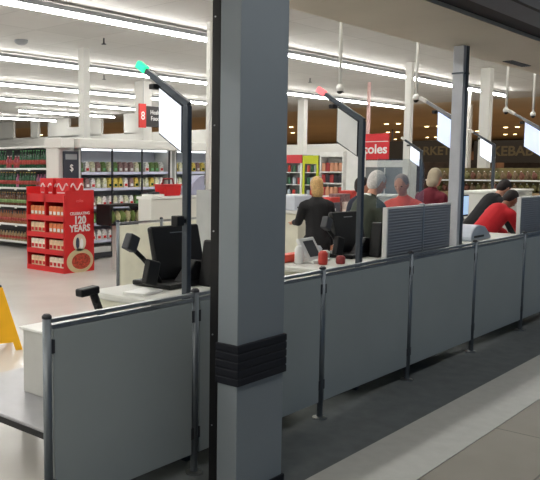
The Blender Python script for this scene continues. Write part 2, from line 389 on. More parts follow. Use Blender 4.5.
# ------------------------------------------------------------------ grey ribbed screens with clear guards
rib = bpy.data.materials.new('ribbed_grey'); rib.use_nodes = True; MATS['rib'] = rib
nt = rib.node_tree; bs = nt.nodes['Principled BSDF']; bs.inputs['Base Color'].default_value = (*lin((120, 126, 136)), 1); bs.inputs['Roughness'].default_value = .5
wv = nt.nodes.new('ShaderNodeTexWave'); wv.bands_direction = 'Z'; wv.inputs['Scale'].default_value = 14
tc = nt.nodes.new('ShaderNodeTexCoord'); bp = nt.nodes.new('ShaderNodeBump'); bp.inputs['Strength'].default_value = .5; bp.inputs['Distance'].default_value = .01
nt.links.new(tc.outputs['Object'], wv.inputs['Vector']); nt.links.new(wv.outputs['Fac'], bp.inputs['Height']); nt.links.new(bp.outputs[0], bs.inputs['Normal'])
clear = glass('clear_guard', (.90, .92, .92), .90)
def divider(x0, xm, x1, label, guard=True):
    t = thing('checkout_divider', label, 'divider', (x0, 2.70, 0), 0, 'grey ribbed checkout dividers'); a, b_ = xm-x0, x1-x0
    MB().box(0, a-.01, 0, .03, .15, 1.285).make('panel', rib, t)
    if b_ > a: MB().box(a+.015, b_, 0, .03, .15, 1.285).make('panel', rib, t)
    MB().box(-.02, -.001, -.004, .034, 0, 1.30).make('end_post', whitem, t, bevel=.003)
    MB().box(a-.008, a+.013, -.004, .034, 0, 1.31).make('middle_post', chrome, t, bevel=.003)
    MB().box(0, b_, -.002, .032, 1.286, 1.30).make('top_rail', whitem, t)
    if guard:
        prof = [(-.16, 1.302), (a+.02, 1.302), (a+.02, 1.58)] + [(a+.02-.09+.09*math.cos(R(u)), 1.58+.09*math.sin(R(u))) for u in range(15, 91, 15)] + [(-.16, 1.67)]
        MB().prism(prof, 'y', .012, .018).make('clear_guard', clear, t)
    return t
divider(5.44, 6.06, 6.60, 'grey ribbed divider with a clear rounded guard in front of the old man')
divider(8.38, 9.1, 9.9, 'plain grey ribbed divider at the right edge by the bending cashier', False)

# grey post from floor to soffit
t = thing('service_post', 'grey square metal post from floor to soffit with one dark side', 'post', (7.0, 2.82, 0))
MB().box(-.055, .055, -.045, .05, .008, 2.69).make('shaft', mat('post_metal', (190, 192, 198), .45), t, bevel=.003)
MB().box(.0, .057, -.05, -.046, .008, 2.69).make('cable_cover', darksteel, t)  # dark strip down the right half of the post's front face
MB().box(-.062, .062, -.055, .056, 2.44, 2.455).make('collar', darksteel, t)
MB().box(-.09, .09, -.08, .09, 0, .007).make('floor_plate', chrome, t)
# curved hood
t = thing('bagging_hood', 'rounded pale grey hood on a counter just right of the grey post', 'hood', (7.36, 2.9, .901))
pr = [(0, .0)] + [(.20-.20*math.cos(R(a)), .02+.13*math.sin(R(a))) for a in range(0, 91, 10)] + [(.34, .13), (.50, .03), (.50, 0)]
MB().prism(pr, 'y', -.10, .10).make('shell', mat('hood_grey', (176, 184, 196), .3, .2), t, bevel=.012)
MB().box(.06, .3, -.104, -.1005, .03, .05).make('slot', charcoal, t)

# ------------------------------------------------------------------ ceiling-hung camera rods
def rod(x, y, zb, label):
    t = thing('camera_rod', label, 'security camera', (x, y, 0), 0, 'security cameras on white rods')
    MB().tube((0, 0, zb+.08), (0, 0, 3.97), .017, n=10).make('rod', whitem, t, smooth=True)
    MB().lathe([(.06, 3.97), (.05, 3.999)]).make('ceiling_plate', whitem, t)
    MB().lathe([(.038, zb+.03), (.038, zb+.07), (.02, zb+.10)]).make('camera_housing', whitem, t, smooth=True)
    MB().ball((0, 0, zb+.03), (.03, .03, .03)).make('lens_dome', black, t, smooth=True)
rod(6.94, 4.0, 2.34, 'white ceiling rod with a dark camera dome left of the red lane lamp')
rod(8.67, 4.0, 2.36, 'white ceiling rod with camera in front of the slim white column')
rod(11.6, 4.0, 2.37, 'white ceiling rod with camera right of the thick white column')
rod(12.76, 4.0, 2.37, 'white ceiling rod with camera nearest the right edge')
for x, y, l in [(9.79, 10.56, 'small sprinkler head on the ceiling near the big column'), (13.62, 14.69, 'small sprinkler head farther back on the ceiling'), (17.94, 11.24, 'small sprinkler head over the kiosk area'), (21.0, 12.0, 'small sprinkler head near the end of the second strip light')]:
    t = thing('sprinkler', l, 'sprinkler', (x, y, 4.0), 0)
    MB().tube((0, 0, -.10), (0, 0, -.001), .015, n=8).make('pipe', charcoal, t)
    MB().lathe([(.045, -.12), (.045, -.105)]).make('deflector', charcoal, t)
t = thing('smoke_detector', 'round white smoke detector on the ceiling at the upper left', 'smoke detector', (8.85, 11.83, 4))
MB().lathe([(.06, -.09), (.11, -.06), (.13, -.03), (.13, -.001)]).make('body', grey, t)
t = thing('air_vent', 'dark slotted air vent in the grey soffit at the right', 'vent', (8.61, 2.88, 2.7))
MB().box(-.28, .28, -.05, .05, -.006, -.001).make('frame', charcoal, t)
m = MB()
for i in range(4): m.box(-.26, .26, -.04+i*.022, -.032+i*.022, -.012, -.0061)
m.make('slat', darksteel, t)

# ------------------------------------------------------------------ drinks shelves (left)
sh = thing('shelving_unit', 'white drinks shelving unit full of bottles at the left edge', 'shelf', (9.0, 11.3, 0))
lev = [.16, .50, .86, 1.22, 1.60]
for z in lev: MB().box(0, .48, 0, 2.4, z-.035, z).make('shelf', whitem, sh)
MB().box(.48, .52, 0, 2.4, 0, 1.98).make('back_panel', mat('shelf_back', (70, 70, 72), .7), sh)
MB().box(-.0, .52, -.04, -.001, 0, 2.0).make('end_panel', white, sh)
MB().box(.0, .52, 0, 2.4, 1.981, 2.02).make('top_board', whitem, sh)
MB().box(.03, .10, .35, .42, 0.001, .124).box(.03, .10, 1.7, 1.77, 0.001, .124).make('foot', whitem, sh)
m = MB()
for z in lev[1:]:
    for y in (.5, .95, 1.5): m.box(-.006, -.001, y, y+.07, z-.06, z-.003)
m.make('price_ticket', whitem, sh)
lab_m = [mat('label_cream', (206, 196, 170), .6, var=.4, scale=60), mat('label_red', (160, 60, 50), .6, var=.5, scale=60), mat('label_green', (120, 150, 90), .6, var=.5, scale=60)]
def bottle(body, capm, r=.034, h=.27, name='bottle', label='', group=''):
    t = thing(name, label, 'bottle', (0, 0, 0), 0, group)
    MB().lathe([(r*.9, 0), (r, .01), (r, h*.58), (r*.8, h*.68), (r*.34, h*.82), (r*.34, h*.94)], n=10).make('glass_body', body, t, smooth=True)
    MB().lathe([(r*.4, h*.941), (r*.4, h)], n=8).make('cap', capm, t)
    MB().lathe([(r*1.02, h*.2), (r*1.02, h*.45)], n=10).make('paper_label', lab_m[len(t.name) % 2 if not group else (ord(group[9]) % 3)], t, smooth=True)
    return t
gg = mat('green_glass', (24, 74, 44), .15); bb = mat('brown_glass', (96, 62, 44), .2); am = mat('amber_drink', (150, 98, 66), .25)
pk = mat('pink_drink', (150, 50, 66), .3); dk = mat('dark_cola', (40, 24, 26), .2); gold = mat('gold_cap', (190, 160, 90), .3, .6); lg = mat('light_green_cap', (110, 176, 120), .4)
spec = {4: [('green glass bottle on the top shelf of the drinks unit', gg, lg, .035, .34), ('pink-red soft drink bottle on the top shelf of the drinks unit', pk, whitem, .04, .24)],
        3: [('dark green bottle on the second shelf from the top', gg, gold, .04, .30), ('purple-pink labelled bottle on the second shelf from the top', mat('mauve', (150, 84, 120), .3), black, .042, .28)],
        2: [('brown bottle on the middle drinks shelf', bb, gold, .037, .26)],
        1: [('amber drink bottle on the second shelf from the bottom', am, darkred, .036, .26)],
        0: [('small pale-labelled dark bottle on the bottom drinks shelf', mat('pale_label', (150, 126, 92), .4), dk, .035, .20)]}
for lv, sp in spec.items():
    protos = [None]*len(sp)
    y = .06; i = 0
    while y < 1.85:
        k = 0
        if lv == 4: k = 0 if y < .85 else random.choice([0, 1, 1])
        if lv == 3: k = 1 if (.15 < y < .4 or .9 < y < 1.0) else 0
        lab, bm_, cm, r_, h_ = sp[k]; wy = 11.3+y; wx = 9.07+random.uniform(-.01, .01)
        if protos[k] is None:
            protos[k] = bottle(bm_, cm, r_, h_, 'bottle', lab, 'bottles: ' + lab); protos[k].location = (wx, wy, lev[lv]+.001)
        else: copytree(protos[k], (wx, wy, lev[lv]+.001))
        y += r_*2+.012 + (.02 if lv in (0,) else 0); i += 1

# ------------------------------------------------------------------ salad fridge
steel = mat('fridge_white', (206, 208, 206), .4)
shelfe = mat('shelf_edge_lilac', (200, 204, 226), .4)
def fridge(x0, x1, y, label, dep=.42, h=1.93):
    t = thing('display_fridge', label, 'fridge', (x0, y, 0), 0); L = x1-x0
    MB().box(0, L, .03, dep, 0.02, .22).make('base', steel, t, bevel=.01)
    MB().box(0.03, L, -.0, .029, 0.03, .12).make('kick_plate', charcoal, t)
    MB().box(0, L, dep-.03, dep, .221, h).make('back_panel', mat('fridge_back', (168, 172, 182), .5), t)
    MB().box(-.04, -.001, -.02, dep, 0, h).make('side_panel', steel, t)
    MB().box(L+.001, L+.04, -.02, dep, 0, h).make('side_panel', steel, t)
    MB().box(-.12, L+.04, -.12, dep, h+.001, h+.17).make('canopy', white, t, bevel=.02)
    for z in (.33, .63, .92, 1.24, 1.52):
        s_ = MB().box(0, L, .05, dep-.031, z-.025, z-.001).make('shelf', charcoal, t)
        MB().box(0, L, .034, .049, z-.035, z+.012).make('price_strip', shelfe, s_)
    lt = mat('fridge_lamp', (240, 244, 250), emit=2.2)
    MB().box(.02, L-.02, .06, .10, h-.03, h-.002).make('lamp', lt, t)
    n = max(1, round(L/.78))
    for i in range(n+1):
        x = min(max(i*L/n, .012), L-.012); MB().box(x-.012, x+.012, -.015, .012, .12, h).make('mullion', charcoal, t)
    return t
fridge(8.52, 10.78, 9.8, 'long white open fridge of bagged salads behind the red promotion stand')
fridge(10.95, 12.8, 9.8, 'white fridge of salads and dips right of the salad fridge')
packs = [('clear bag of pale mixed salad leaves', (204, 206, 176)), ('bag of dark green salad leaves', (92, 116, 62)), ('white tub of creamy salad', (226, 226, 220)), ('bag of purple and green coleslaw', (140, 110, 110)), ('yellow pack of sweetcorn salad', (206, 184, 84))]
pp = []
def pack_mesh(i, c):
    t = thing('salad_pack', '', 'salad pack', (0, 0, 0))
    m = MB(); pts = [(-.05, 0), (.05, 0), (.058, .03), (.045, .15), (.01, .19), (-.035, .175), (-.058, .05)]
    m.prism(pts, 'y', 0, .09).make('bag', mat('pack%d' % i, c, .35, var=.45, scale=45), t, bevel=.012)
    MB().box(-.03, .03, -.006, -.001, .03, .075).make('sticker', [whitem, lg, red, whitem, gg][i], t)
    return t
used = {}
names_l = ['lowest', 'second-lowest', 'middle', 'second-highest', 'highest']
for li, z in enumerate((.33, .63, .92, 1.24, 1.52)):
    for fx0, fx1, fn in ((8.56, 10.72, 'long salad fridge'), (10.99, 12.3, 'right-hand fridge')):
        x = fx0+.06
        while x < fx1:
            k = random.choice([0, 0, 1, 1, 2, 3, 4] if li > 1 else [0, 1, 1, 2, 2])
            if li == 0: k = 2
            lab = packs[k][0] + ' on the ' + names_l[li] + ' shelf of the ' + fn
            loc = (x, 9.865+random.uniform(0, .02), z+.003)
            if k not in used: used[k] = pack_mesh(k, packs[k][1]); used[k].location = loc; used[k]['label'] = lab; used[k]['group'] = lab
            else: copytree(used[k], loc, random.uniform(-.04, .04), lab, lab)
            x += .135
# dark sign at the left end of the fridge
t = thing('fridge_sign', 'dark navy sign with pale writing at the left end of the salad fridge', 'sign', (8.22, 9.76, 0))
MB().box(-.09, .24, -.0, .02, 1.42, 1.88).make('board', navy, t)
MB().box(-.05, .20, -.004, -.001, 1.74, 1.83).make('pale_label', grey, t)
text('lettering', '$', .16, whitem, t, (.08, -.004, 1.60), RY)
t = thing('fridge_end_panel', 'white tall end panel between drinks shelf and salad fridge', 'panel', (8.08, 9.81, 0))
MB().box(-.02, .32, 0, .32, 0, 1.93).make('panel', white, t)
MB().box(-.04, .24, -.1, .34, 1.931, 2.10).make('cap', white, t, bevel=.01)

# ------------------------------------------------------------------ promo stand
ps = thing('promotion_stand', 'bright red cardboard promotion stand with four tiers of packets', 'promotion stand', (7.35, 8.82, 0))
W_, D_, Hh = .60, .93, 1.10
tiers = [.03, .30, .56, .82]
MB().box(.03, W_, 0, .02, 0, 1.26).make('printed_side', red, ps)
MB().box(.0, W_, D_-.02, D_, 0, 1.31).make('far_side', red, ps)
MB().box(W_-.02, W_-.001, .021, D_-.021, 0, 1.22).make('back_panel', red, ps)
MB().box(0, W_-.021, D_/2-.012, D_/2+.012, 0, 1.31).make('divider', red, ps)
for z in tiers: 
    s_ = MB().box(.01, W_-.021, .021, D_-.021, z, z+.012).make('tier', darkred, ps)
    MB().box(-.004, .008, .0, D_, z-.03, z+.05).make('lip', red, s_)
MB().box(0, .012, 0, D_, 1.08, 1.20).make('header', red, ps)
MB().box(-.004, .026, -.001, .022, 0, 1.18).make('corner_edge', red, ps)
text('small_lettering', 'CELEBRATING', .062, whitem, ps, (.31, -.003, .905), RY, bold=.001)
text('number_lettering', '120', .165, whitem, ps, (.31, -.003, .80), RY, bold=.006)
text('word_lettering', 'YEARS', .145, whitem, ps, (.31, -.003, .675), RY, bold=.005)
text('top_lettering', 'coles', .07, mat('pale_red', (226, 110, 110), .5), ps, (.31, -.003, 1.10), RY)
def disc(cx, cz, rx, rz, y0, y1, n=28): return MB().prism([(cx+rx*math.cos(i*2*PI/n), cz+rz*math.sin(i*2*PI/n)) for i in range(n)], 'y', y0, y1)
disc(.30, .46, .13, .135, -.003, -.0).make('round_photo', mat('photo_bg', (222, 210, 190), .5), ps)
disc(.26, .45, .035, .09, -.005, -.0031).make('photo_figure', mat('photo_dark', (60, 66, 90), .5), ps)
disc(.34, .44, .035, .08, -.005, -.0031).make('photo_figure', mat('photo_white', (235, 235, 235), .5), ps)
pl = MB().prism([(.31+.27*math.cos(R(a)), .175+.19*math.sin(R(a))) for a in range(0, 360, 12)], 'y', -.003, -.0).make('bowl_picture', mat('bowl_cream', (206, 190, 150), .5), ps)
disc(.33, .17, .19, .125, -.006, -.0031).make('food_picture', mat('food_red', (178, 66, 46), .5, var=.6, scale=30), pl)
pm = []
for i, c in enumerate([(226, 196, 160), (216, 120, 70), (232, 218, 200)]):
    t = thing('snack_packet', '', 'packet', (0, 0, 0))
    MB().prism([(-.041, 0), (.041, 0), (.045, .02), (.042, .18), (-.042, .18), (-.045, .02)], 'x', 0, .05).make('wrapper', mat('wrap%d' % i, c, .4, var=.25, scale=30), t, bevel=.008)
    MB().box(-.003, -.001, -.03, .03, .05, .10).make('logo_patch', [red, whitem, red][i], t)
    pm.append(t)
usedp = set(); tn = ['bottom', 'second', 'third', 'top']
for ti, z in enumerate(tiers):
    for col in (0, 1):
        for j in range(4):
            k = [0, 2, 0, 1][ti] if col == 1 else [2, 0, 1, 1][ti]
            loc = (7.35+.035, 8.82+.084+col*.455+j*.094, z+.015); kind = ['cream', 'orange-red', 'white'][k]
            lab = f'{kind} snack packet on the {tn[ti]} tier of the red stand, ' + ('right' if col == 0 else 'left') + ' column'
            if k not in usedp: usedp.add(k); pm[k].location = loc; pm[k]['label'] = lab; pm[k]['group'] = lab
            else: copytree(pm[k], loc, 0, lab, lab)
MB().box(.012, W_-.021, .021, D_-.021, 1.165, 1.18).make('top_shelf', red, ps)
sw = mat('swirl_white', (230, 200, 200), .5)
for i, (x, y, l) in enumerate([(7.56, 9.20, 'left'), (7.60, 8.86, 'right')]):
    t = thing('carton', f'red carton with a white swirl on top of the promotion stand, {l} one', 'carton', (x, y, 1.182), R(8), 'red cartons on the promotion stand')
    MB().box(-.13, .20, -.0, .27, 0, .26).make('box', red, t, bevel=.004)
    m = MB().path([(-.133, .25-u*.22/10, .13+.05*math.sin(u*.9)) for u in range(11)], .012, 6); m.make('swirl', sw, t)
    m = MB().path([(-.10+u*.28/10, -.003, .13+.05*math.sin(u*.9)) for u in range(11)], .012, 6); m.make('swirl', sw, t)
    MB().box(-.134, -.131, .02, .25, .03, .05).make('stripe', sw, t)

# ------------------------------------------------------------------ wet floor sign
t = thing('wet_floor_sign', 'yellow A-frame wet floor sign at the left edge', 'floor sign', (3.88, 5.58, 0), R(-20))
for s_ in (-1, 1):
    M = Matrix.Rotation(R(-16*s_), 4, 'X')
    MB().prism([(-.02, .58), (-.04, .56), (-.17, 0), (-.11, 0), (-.09, .07), (.09, .07), (.11, 0), (.17, 0), (.04, .56), (.02, .58)], 'y', -.006, .006).make('board', yellow, t).matrix_local = Matrix.Translation((0, s_*-.158, 0)) @ M
MB().tube((-.03, 0, .553), (.03, 0, .553), .012).make('hinge', charcoal, t)

# ------------------------------------------------------------------ mid-store furniture
def counter(name, x0, x1, y0, y1, z, m, label, cat='counter', top=whitem):
    t = thing(name, label, cat, ((x0+x1)/2, (y0+y1)/2, 0)); a = (x1-x0)/2; b_ = (y1-y0)/2
    MB().box(-a, a, -b_, b_, .08, z-.04).make('cabinet', m, t, bevel=.008)
    MB().box(-a-.02, a+.02, -b_-.02, b_+.02, z-.039, z).make('countertop', top, t, bevel=.006)
    MB().box(-a+.03, a-.03, -b_+.03, b_-.03, 0.001, .079).make('plinth', charcoal, t)
    return t
counter('service_counter', 7.86, 9.10, 7.5, 7.76, 1.19, white, 'white waist-high counter with a red basket on it, left of the near lane pole')
t = thing('shopping_basket', 'red plastic basket with raised handle on the white counter', 'basket', (8.36, 7.63, 1.191))
MB().prism([(-.15, 0), (.15, 0), (.18, .15), (-.18, .15)], 'y', -.11, .11).make('tub', red, t, bevel=.01)
MB().box(-.19, .19, -.12, .12, .151, .17).make('rim', red, t, bevel=.004)
MB().path([(-.12, 0, .17), (-.10, 0, .25), (.10, 0, .25), (.12, 0, .17)], .012).make('handle', darkred, t)
t = thing('paper_stack', 'stack of white papers on the white counter left of the red basket', 'paper', (8.04, 7.63, 1.191), .1)
MB().box(-.14, .14, -.1, .1, 0, .03).make('sheets', whitem, t); MB().box(-.06, .09, -.05, .05, .031, .06).make('dark_item', charcoal, t)
t = thing('bag_roll_rack', 'rounded clear lilac bag rack at the right of the white counter', 'rack', (8.92, 7.63, 1.191))
MB().prism([(-.16, 0), (.17, 0), (.17, .30)] + [(.17-.33*math.sin(R(a)), .30*math.cos(R(a))) for a in range(15, 90, 15)], 'y', -.1, .1).make('hood', mat('lilac_plastic', (170, 172, 196), .25), t, bevel=.01)
# low produce bin with a black rounded rim
t = thing('produce_bin', 'low bin of leafy vegetables with a rounded black rim before the salad fridge', 'produce bin', (8.33, 8.42, 0))
pr = [(-.40, .72), (.38, .72), (.38, .92)] + [(0.38-.12+.12*math.cos(R(a)), .92+.12*math.sin(R(a))) for a in range(20, 91, 14)] + [(-.40, 1.04)]
pi_ = [(-.37, .75), (.35, .75), (.35, .90)] + [(0.35-.10+.10*math.cos(R(a)), .90+.10*math.sin(R(a))) for a in range(20, 91, 14)] + [(-.37, 1.01)]
m = MB(); n = len(pr)
fo = [m.bm.verts.new((q[0], 0, q[1])) for q in pr]; fi = [m.bm.verts.new((q[0], 0, q[1])) for q in pi_]
bo = [m.bm.verts.new((q[0], .32, q[1])) for q in pr]; bi = [m.bm.verts.new((q[0], .32, q[1])) for q in pi_]
for i in range(n):
    j = (i+1) % n
    m.bm.faces.new((fo[i], fo[j], fi[j], fi[i])); m.bm.faces.new((bo[i], bo[j], bi[j], bi[i])); m.bm.faces.new((fo[i], fo[j], bo[j], bo[i])); m.bm.faces.new((fi[i], fi[j], bi[j], bi[i]))
m.make('rim', black, t)
MB().box(-.1, .3, .06, .28, 0.001, .719).make('pedestal', steel, t)
vg = [mat('leaf_green', (112, 132, 66), .6, var=.3, scale=30), mat('pale_veg', (190, 180, 140), .6, var=.2, scale=30)]
vp = [None, None]
for i in range(12):
    k = i % 2; loc = (8.03+(i % 6)*.112, 8.49+(i//6)*.13, .752)
    if vp[k] is None:
        vp[k] = thing('vegetable_bunch', ['leafy green vegetable bunch in the black-rimmed bin', 'pale vegetable head in the black-rimmed bin'][k], 'vegetable', loc, 0, ['green bunches in the bin', 'pale heads in the bin'][k])
        MB().ball((0, 0, .09), (.048, .055, .09), 10, 8).ball((.01, .02, .13), (.035, .04, .06), 8, 6).make('leaves', vg[k], vp[k], smooth=True)
        MB().tube((0, 0, 0), (0, 0, .03), .02).make('stalk', vg[1], vp[k])
    else: copytree(vp[k], loc, i*.7)
# confectionery rack seen in the slot by the pillar
t = thing('snack_rack', 'narrow snack rack glimpsed between the nearest lane pole and the pillar', 'rack', (6.66, 5.3, 0))
for z in (.25, .5, .75, 1.0, 1.22): MB().box(0, .5, 0, .3, z-.015, z).make('shelf', grey, t)
MB().box(0, .5, .301, .32, 0, 1.35).make('back_panel', grey, t)
MB().box(-.02, -.001, 0, .32, 0, 1.35).make('side_panel', mat('tint_side', (170, 172, 172), .3), t)
sp0 = {}
for z in (.25, .5, .75, 1.0, 1.22):
    for j in range(5):
        k = random.randrange(3); loc = (6.71+j*.095, 5.33, z+.001)
        lab = ['orange snack box', 'blue-grey snack box', 'cream snack box'][k] + ' on the narrow rack by the pillar'
        if k not in sp0:
            sp0[k] = thing('snack_box', lab, 'box', loc, 0, lab + 'es')
            MB().box(-.04, .04, 0, .1, 0, .14).make('carton', mat('sbox%d' % k, [(196, 120, 70), (110, 126, 160), (206, 190, 160)][k], .5), sp0[k], bevel=.004)
            MB().box(-.025, .025, -.003, -.001, .04, .09).make('label_patch', whitem, sp0[k])
        else: copytree(sp0[k], loc)

# aisle sign: red and black hanging board
t = thing('aisle_sign', 'hanging aisle sign, red strip left and black board right, behind the green lane light', 'sign', (14.3, 14.0, 0))
MB().box(-.06, .18, 0, .05, 2.65, 3.27).make('red_board', mat('red_sign', (196, 48, 44), .5), t)
MB().box(.181, 1.0, 0, .05, 2.68, 3.22).make('black_board', mat('black_sign', (40, 38, 40), .5), t)
text('number_lettering', '8', .3, whitem, t, (.06, -.004, 2.95), RY)
text('lettering', 'Health\nFoods', .16, whitem, t, (.55, -.004, 2.98), RY)
MB().tube((.1, .025, 3.27), (.1, .025, 3.999), .006, n=6).tube((.85, .025, 3.22), (.85, .025, 3.999), .006, n=6).make('wire', grey, t)

# ------------------------------------------------------------------ customer-service and kiosk area
counter('service_desk', 8.25, 9.12, 5.3, 5.8, 1.06, cream, 'cream service desk the woman in black leans on')
t = thing('desk_printer', 'white boxy printer on the cream service desk beside the woman in black', 'printer', (8.45, 5.5, 1.061))
MB().box(-.2, .2, -.15, .15, 0, .19).make('body', mat('printer_white', (206, 212, 224), .4), t, bevel=.015)
MB().box(-.15, .15, -.155, -.151, .03, .05).make('paper_slot', charcoal, t)
MB().box(-.15, .15, -.1, .1, .191, .2).make('lid', whitem, t)
def cooler(y0, y1, z1, frame, label, headm, htxt=None):
    t = thing('drinks_cooler', label, 'cooler', (16, y0, 0)); w_ = y1-y0
    MB().box(.26, .5, 0, w_, 0, z1).box(.03, .259, 0, .04, 0, z1).box(.03, .259, w_-.04, w_, 0, z1).make('cabinet', mat('cooler_inside', (130, 132, 132), .5), t)
    MB().box(0, .029, 0, .05, .1, z1).box(0, .029, w_-.05, w_, .1, z1).box(0, .029, .05, w_-.05, .1, .16).make('door_frame', frame, t)
    MB().box(-.01, .029, 0.0, w_, z1-.2, z1-.0).make('header', headm, t)
    if htxt: text('header_lettering', htxt, .13, red if frame is not red else whitem, t, (-.012, w_/2, z1-.1), RX)
    k = 0; first_ = None
    for z in (.9, 1.2, 1.5):
        MB().box(.03, .258, .045, w_-.045, z-.021, z-.001).make('shelf', whitem, t)
        for j in range(3):
            y = y0+.12+j*(w_-.2)/2.4
            lab = 'drink can in the ' + label.split(' at ')[0]
            c = [(60, 110, 80), (190, 60, 50), (180, 190, 200)][(j+k) % 3]
            o = MB().lathe([(.035, 0), (.038, .01), (.038, .15), (.025, .17)], (16.08, y, z)).make('drink_can', mat('can%d' % ((j+k) % 3), c, .3), smooth=True)
            tag(o, ['green', 'red', 'silver'][(j+k) % 3] + ' ' + lab, 'can', 'cans in the ' + label)
        k += 1
    return t
cooler(10.2, 10.75, 1.92, whitem, 'white drinks cooler with red header at the left of the kiosk row', mat('kiosk_red', (204, 60, 66), .5))
cooler(9.75, 10.18, 1.90, mat('lime_frame', (200, 208, 40), .5), 'lime-yellow framed drinks cooler at the middle of the kiosk row', mat('lime_frame', (200, 208, 40)))
t = thing('snack_shelf', 'white shelf unit of dark and red snack bags right of the lime-yellow cooler', 'shelf', (16, 9.12, 0))
MB().box(.3, .34, 0, .56, 0, 1.86).make('back_panel', whitem, t); MB().box(0, .3, -.03, -.001, 0, 1.86).make('side_panel', whitem, t); MB().box(0, .3, .561, .59, 0, 1.86).make('side_panel', whitem, t)
MB().box(0, .34, -.03, .59, 1.861, 1.98).make('header', whitem, t)
for z in (.95, 1.25, 1.52): MB().box(0, .299, 0, .56, z-.03, z).make('shelf', whitem, t)
for z, nm in ((.95, 'lowest'), (1.25, 'middle'), (1.52, 'top')):
    for j in range(5):
        c = random.randrange(3)
        o = MB().prism([(-.045, 0), (.045, 0), (.05, .1), (.04, .2), (-.04, .2), (-.05, .1)], 'x', 16.03, 16.1).make('snack_bag', mat('sbag%d' % c, [(150, 40, 40), (40, 36, 44), (196, 140, 110)][c], .4), loc=(0, 9.18+j*.11, z+.002))
        tag(o, ['red', 'black', 'tan'][c] + f' snack bag on the {nm} shelf of the unit right of the lime-yellow cooler', 'snack bag', 'snack bags in the kiosk row')
tag(MB().box(16, 16.06, 8.55, 9.0, 0, 2.0).make('white_partition', whitem), 'plain white partition behind the second lane pole', 'partition')
# dark menu board and poster on the upper part
t = thing('menu_board', 'black hanging menu board just right of the blue-grey pillar', 'menu board', (24.0, 16.55, 0))
MB().box(-.06, -.005, 0, .72, 2.46, 3.5).make('board', black, t)
for z in (2.7, 2.95, 3.2): MB().box(-.064, -.061, .12, .6, z, z+.07).make('menu_line', grey, t)
# red coles sign
t = thing('store_sign', 'red hanging sign with white coles lettering right of the second lane pole', 'sign', (20, 9.98, 0))
MB().box(0, .06, 0, .80, 1.84, 2.56).make('board', mat('coles_red', (206, 34, 44), .5), t)
MB().box(-.004, -.001, 0, .8, 2.33, 2.35).make('line', whitem, t)
text('lettering', 'coles', .36, whitem, t, (-.004, .40, 2.12), RX, bold=.008)
tag(MB().tube((20.03, 10.62, 2.561), (20.03, 10.62, 3.999), .05, n=10).make('sign_post', mat('pink_white', (214, 176, 172), .5)), 'pale pink-white pole above the red coles sign', 'pole')
# cabinets under the sign
def wallunit(x, y0, y1, z, label):
    t = thing('cabinet_unit', label, 'cabinet', (x, y0, 0)); w_ = y1-y0
    MB().box(.02, .5, 0, w_, 0, z-.02).make('cabinet', grey, t)
    MB().box(0, .52, -.03, w_+.03, z-.12, z+.04).make('header', whitem, t)
    MB().box(0, .52, -.04, -.001, 0, z).box(0, .52, w_+.001, w_+.04, 0, z).make('side_panel', whitem, t)
    MB().box(0, .019, w_*.49, w_*.51, 0, z-.13).make('mullion', whitem, t)
wallunit(17, 8.05, 9.07, 1.74, 'grey-doored white cabinet under the red coles sign')
# red display behind second till
t = thing('red_display', 'red and grey magazine display behind the second till', 'display', (9.2, 5.4, 0))
for i in range(3):
    MB().box(.28*i, .28*i+.25, 0, .2, .3, 1.2+.04*i).make('bay', [mat('dull_red', (196, 60, 52), .5), mat('greymag', (130, 100, 100), .5, var=.5, scale=25), mat('dull_red', (0, 0, 0))][i], t, bevel=.01)
MB().box(0, .81, -.02, .22, 0.001, .299).make('base', charcoal, t)
for i in range(3):
    for j in range(3):
        o = MB().box(9.22+.28*i, 9.41+.28*i, 5.375, 5.395, .55+.2*j, .73+.2*j).make('magazine', mat('mag%d' % ((i*2+j) % 4), [(226, 210, 200), (210, 70, 50), (90, 90, 100), (230, 160, 130)][(i*2+j) % 4], .4, var=.3, scale=20))
        tag(o, f'magazine cover on the red display behind the second till, {["left", "middle", "right"][i]} bay, {["bottom", "middle", "top"][j]} row', 'magazine', 'magazines on the red display')
# till screen at the middle right
t = thing('till_screen', 'pale blue lit till screen left of the red-shirted cashier', 'screen', (11.05, 4.35, 0))
MB().box(-.24, .22, -.0, .04, .90, 1.215, ).make('monitor', charcoal, t, bevel=.01)
MB().box(-.22, .20, -.004, -.001, .93, 1.195).make('display', mat('till_blue', (170, 200, 236), emit=.8), t)
MB().box(-.08, .06, .0, .1, .841, .899).make('stand', charcoal, t)
counter('checkout_desk', 10.6, 11.6, 4.28, 4.52, .84, mat('dark_wood', (60, 40, 40), .5), 'dark checkout desk carrying the pale blue till screen', top=charcoal)
counter('checkout_desk', 13.6, 15.8, 4.9, 5.4, 1.2, white, 'white counter behind the bending red-shirted cashier')
counter('checkout_desk', 12.5, 14.0, 6.6, 7.1, 1.1, white, 'white counter farther back between the grey post and the thick column')
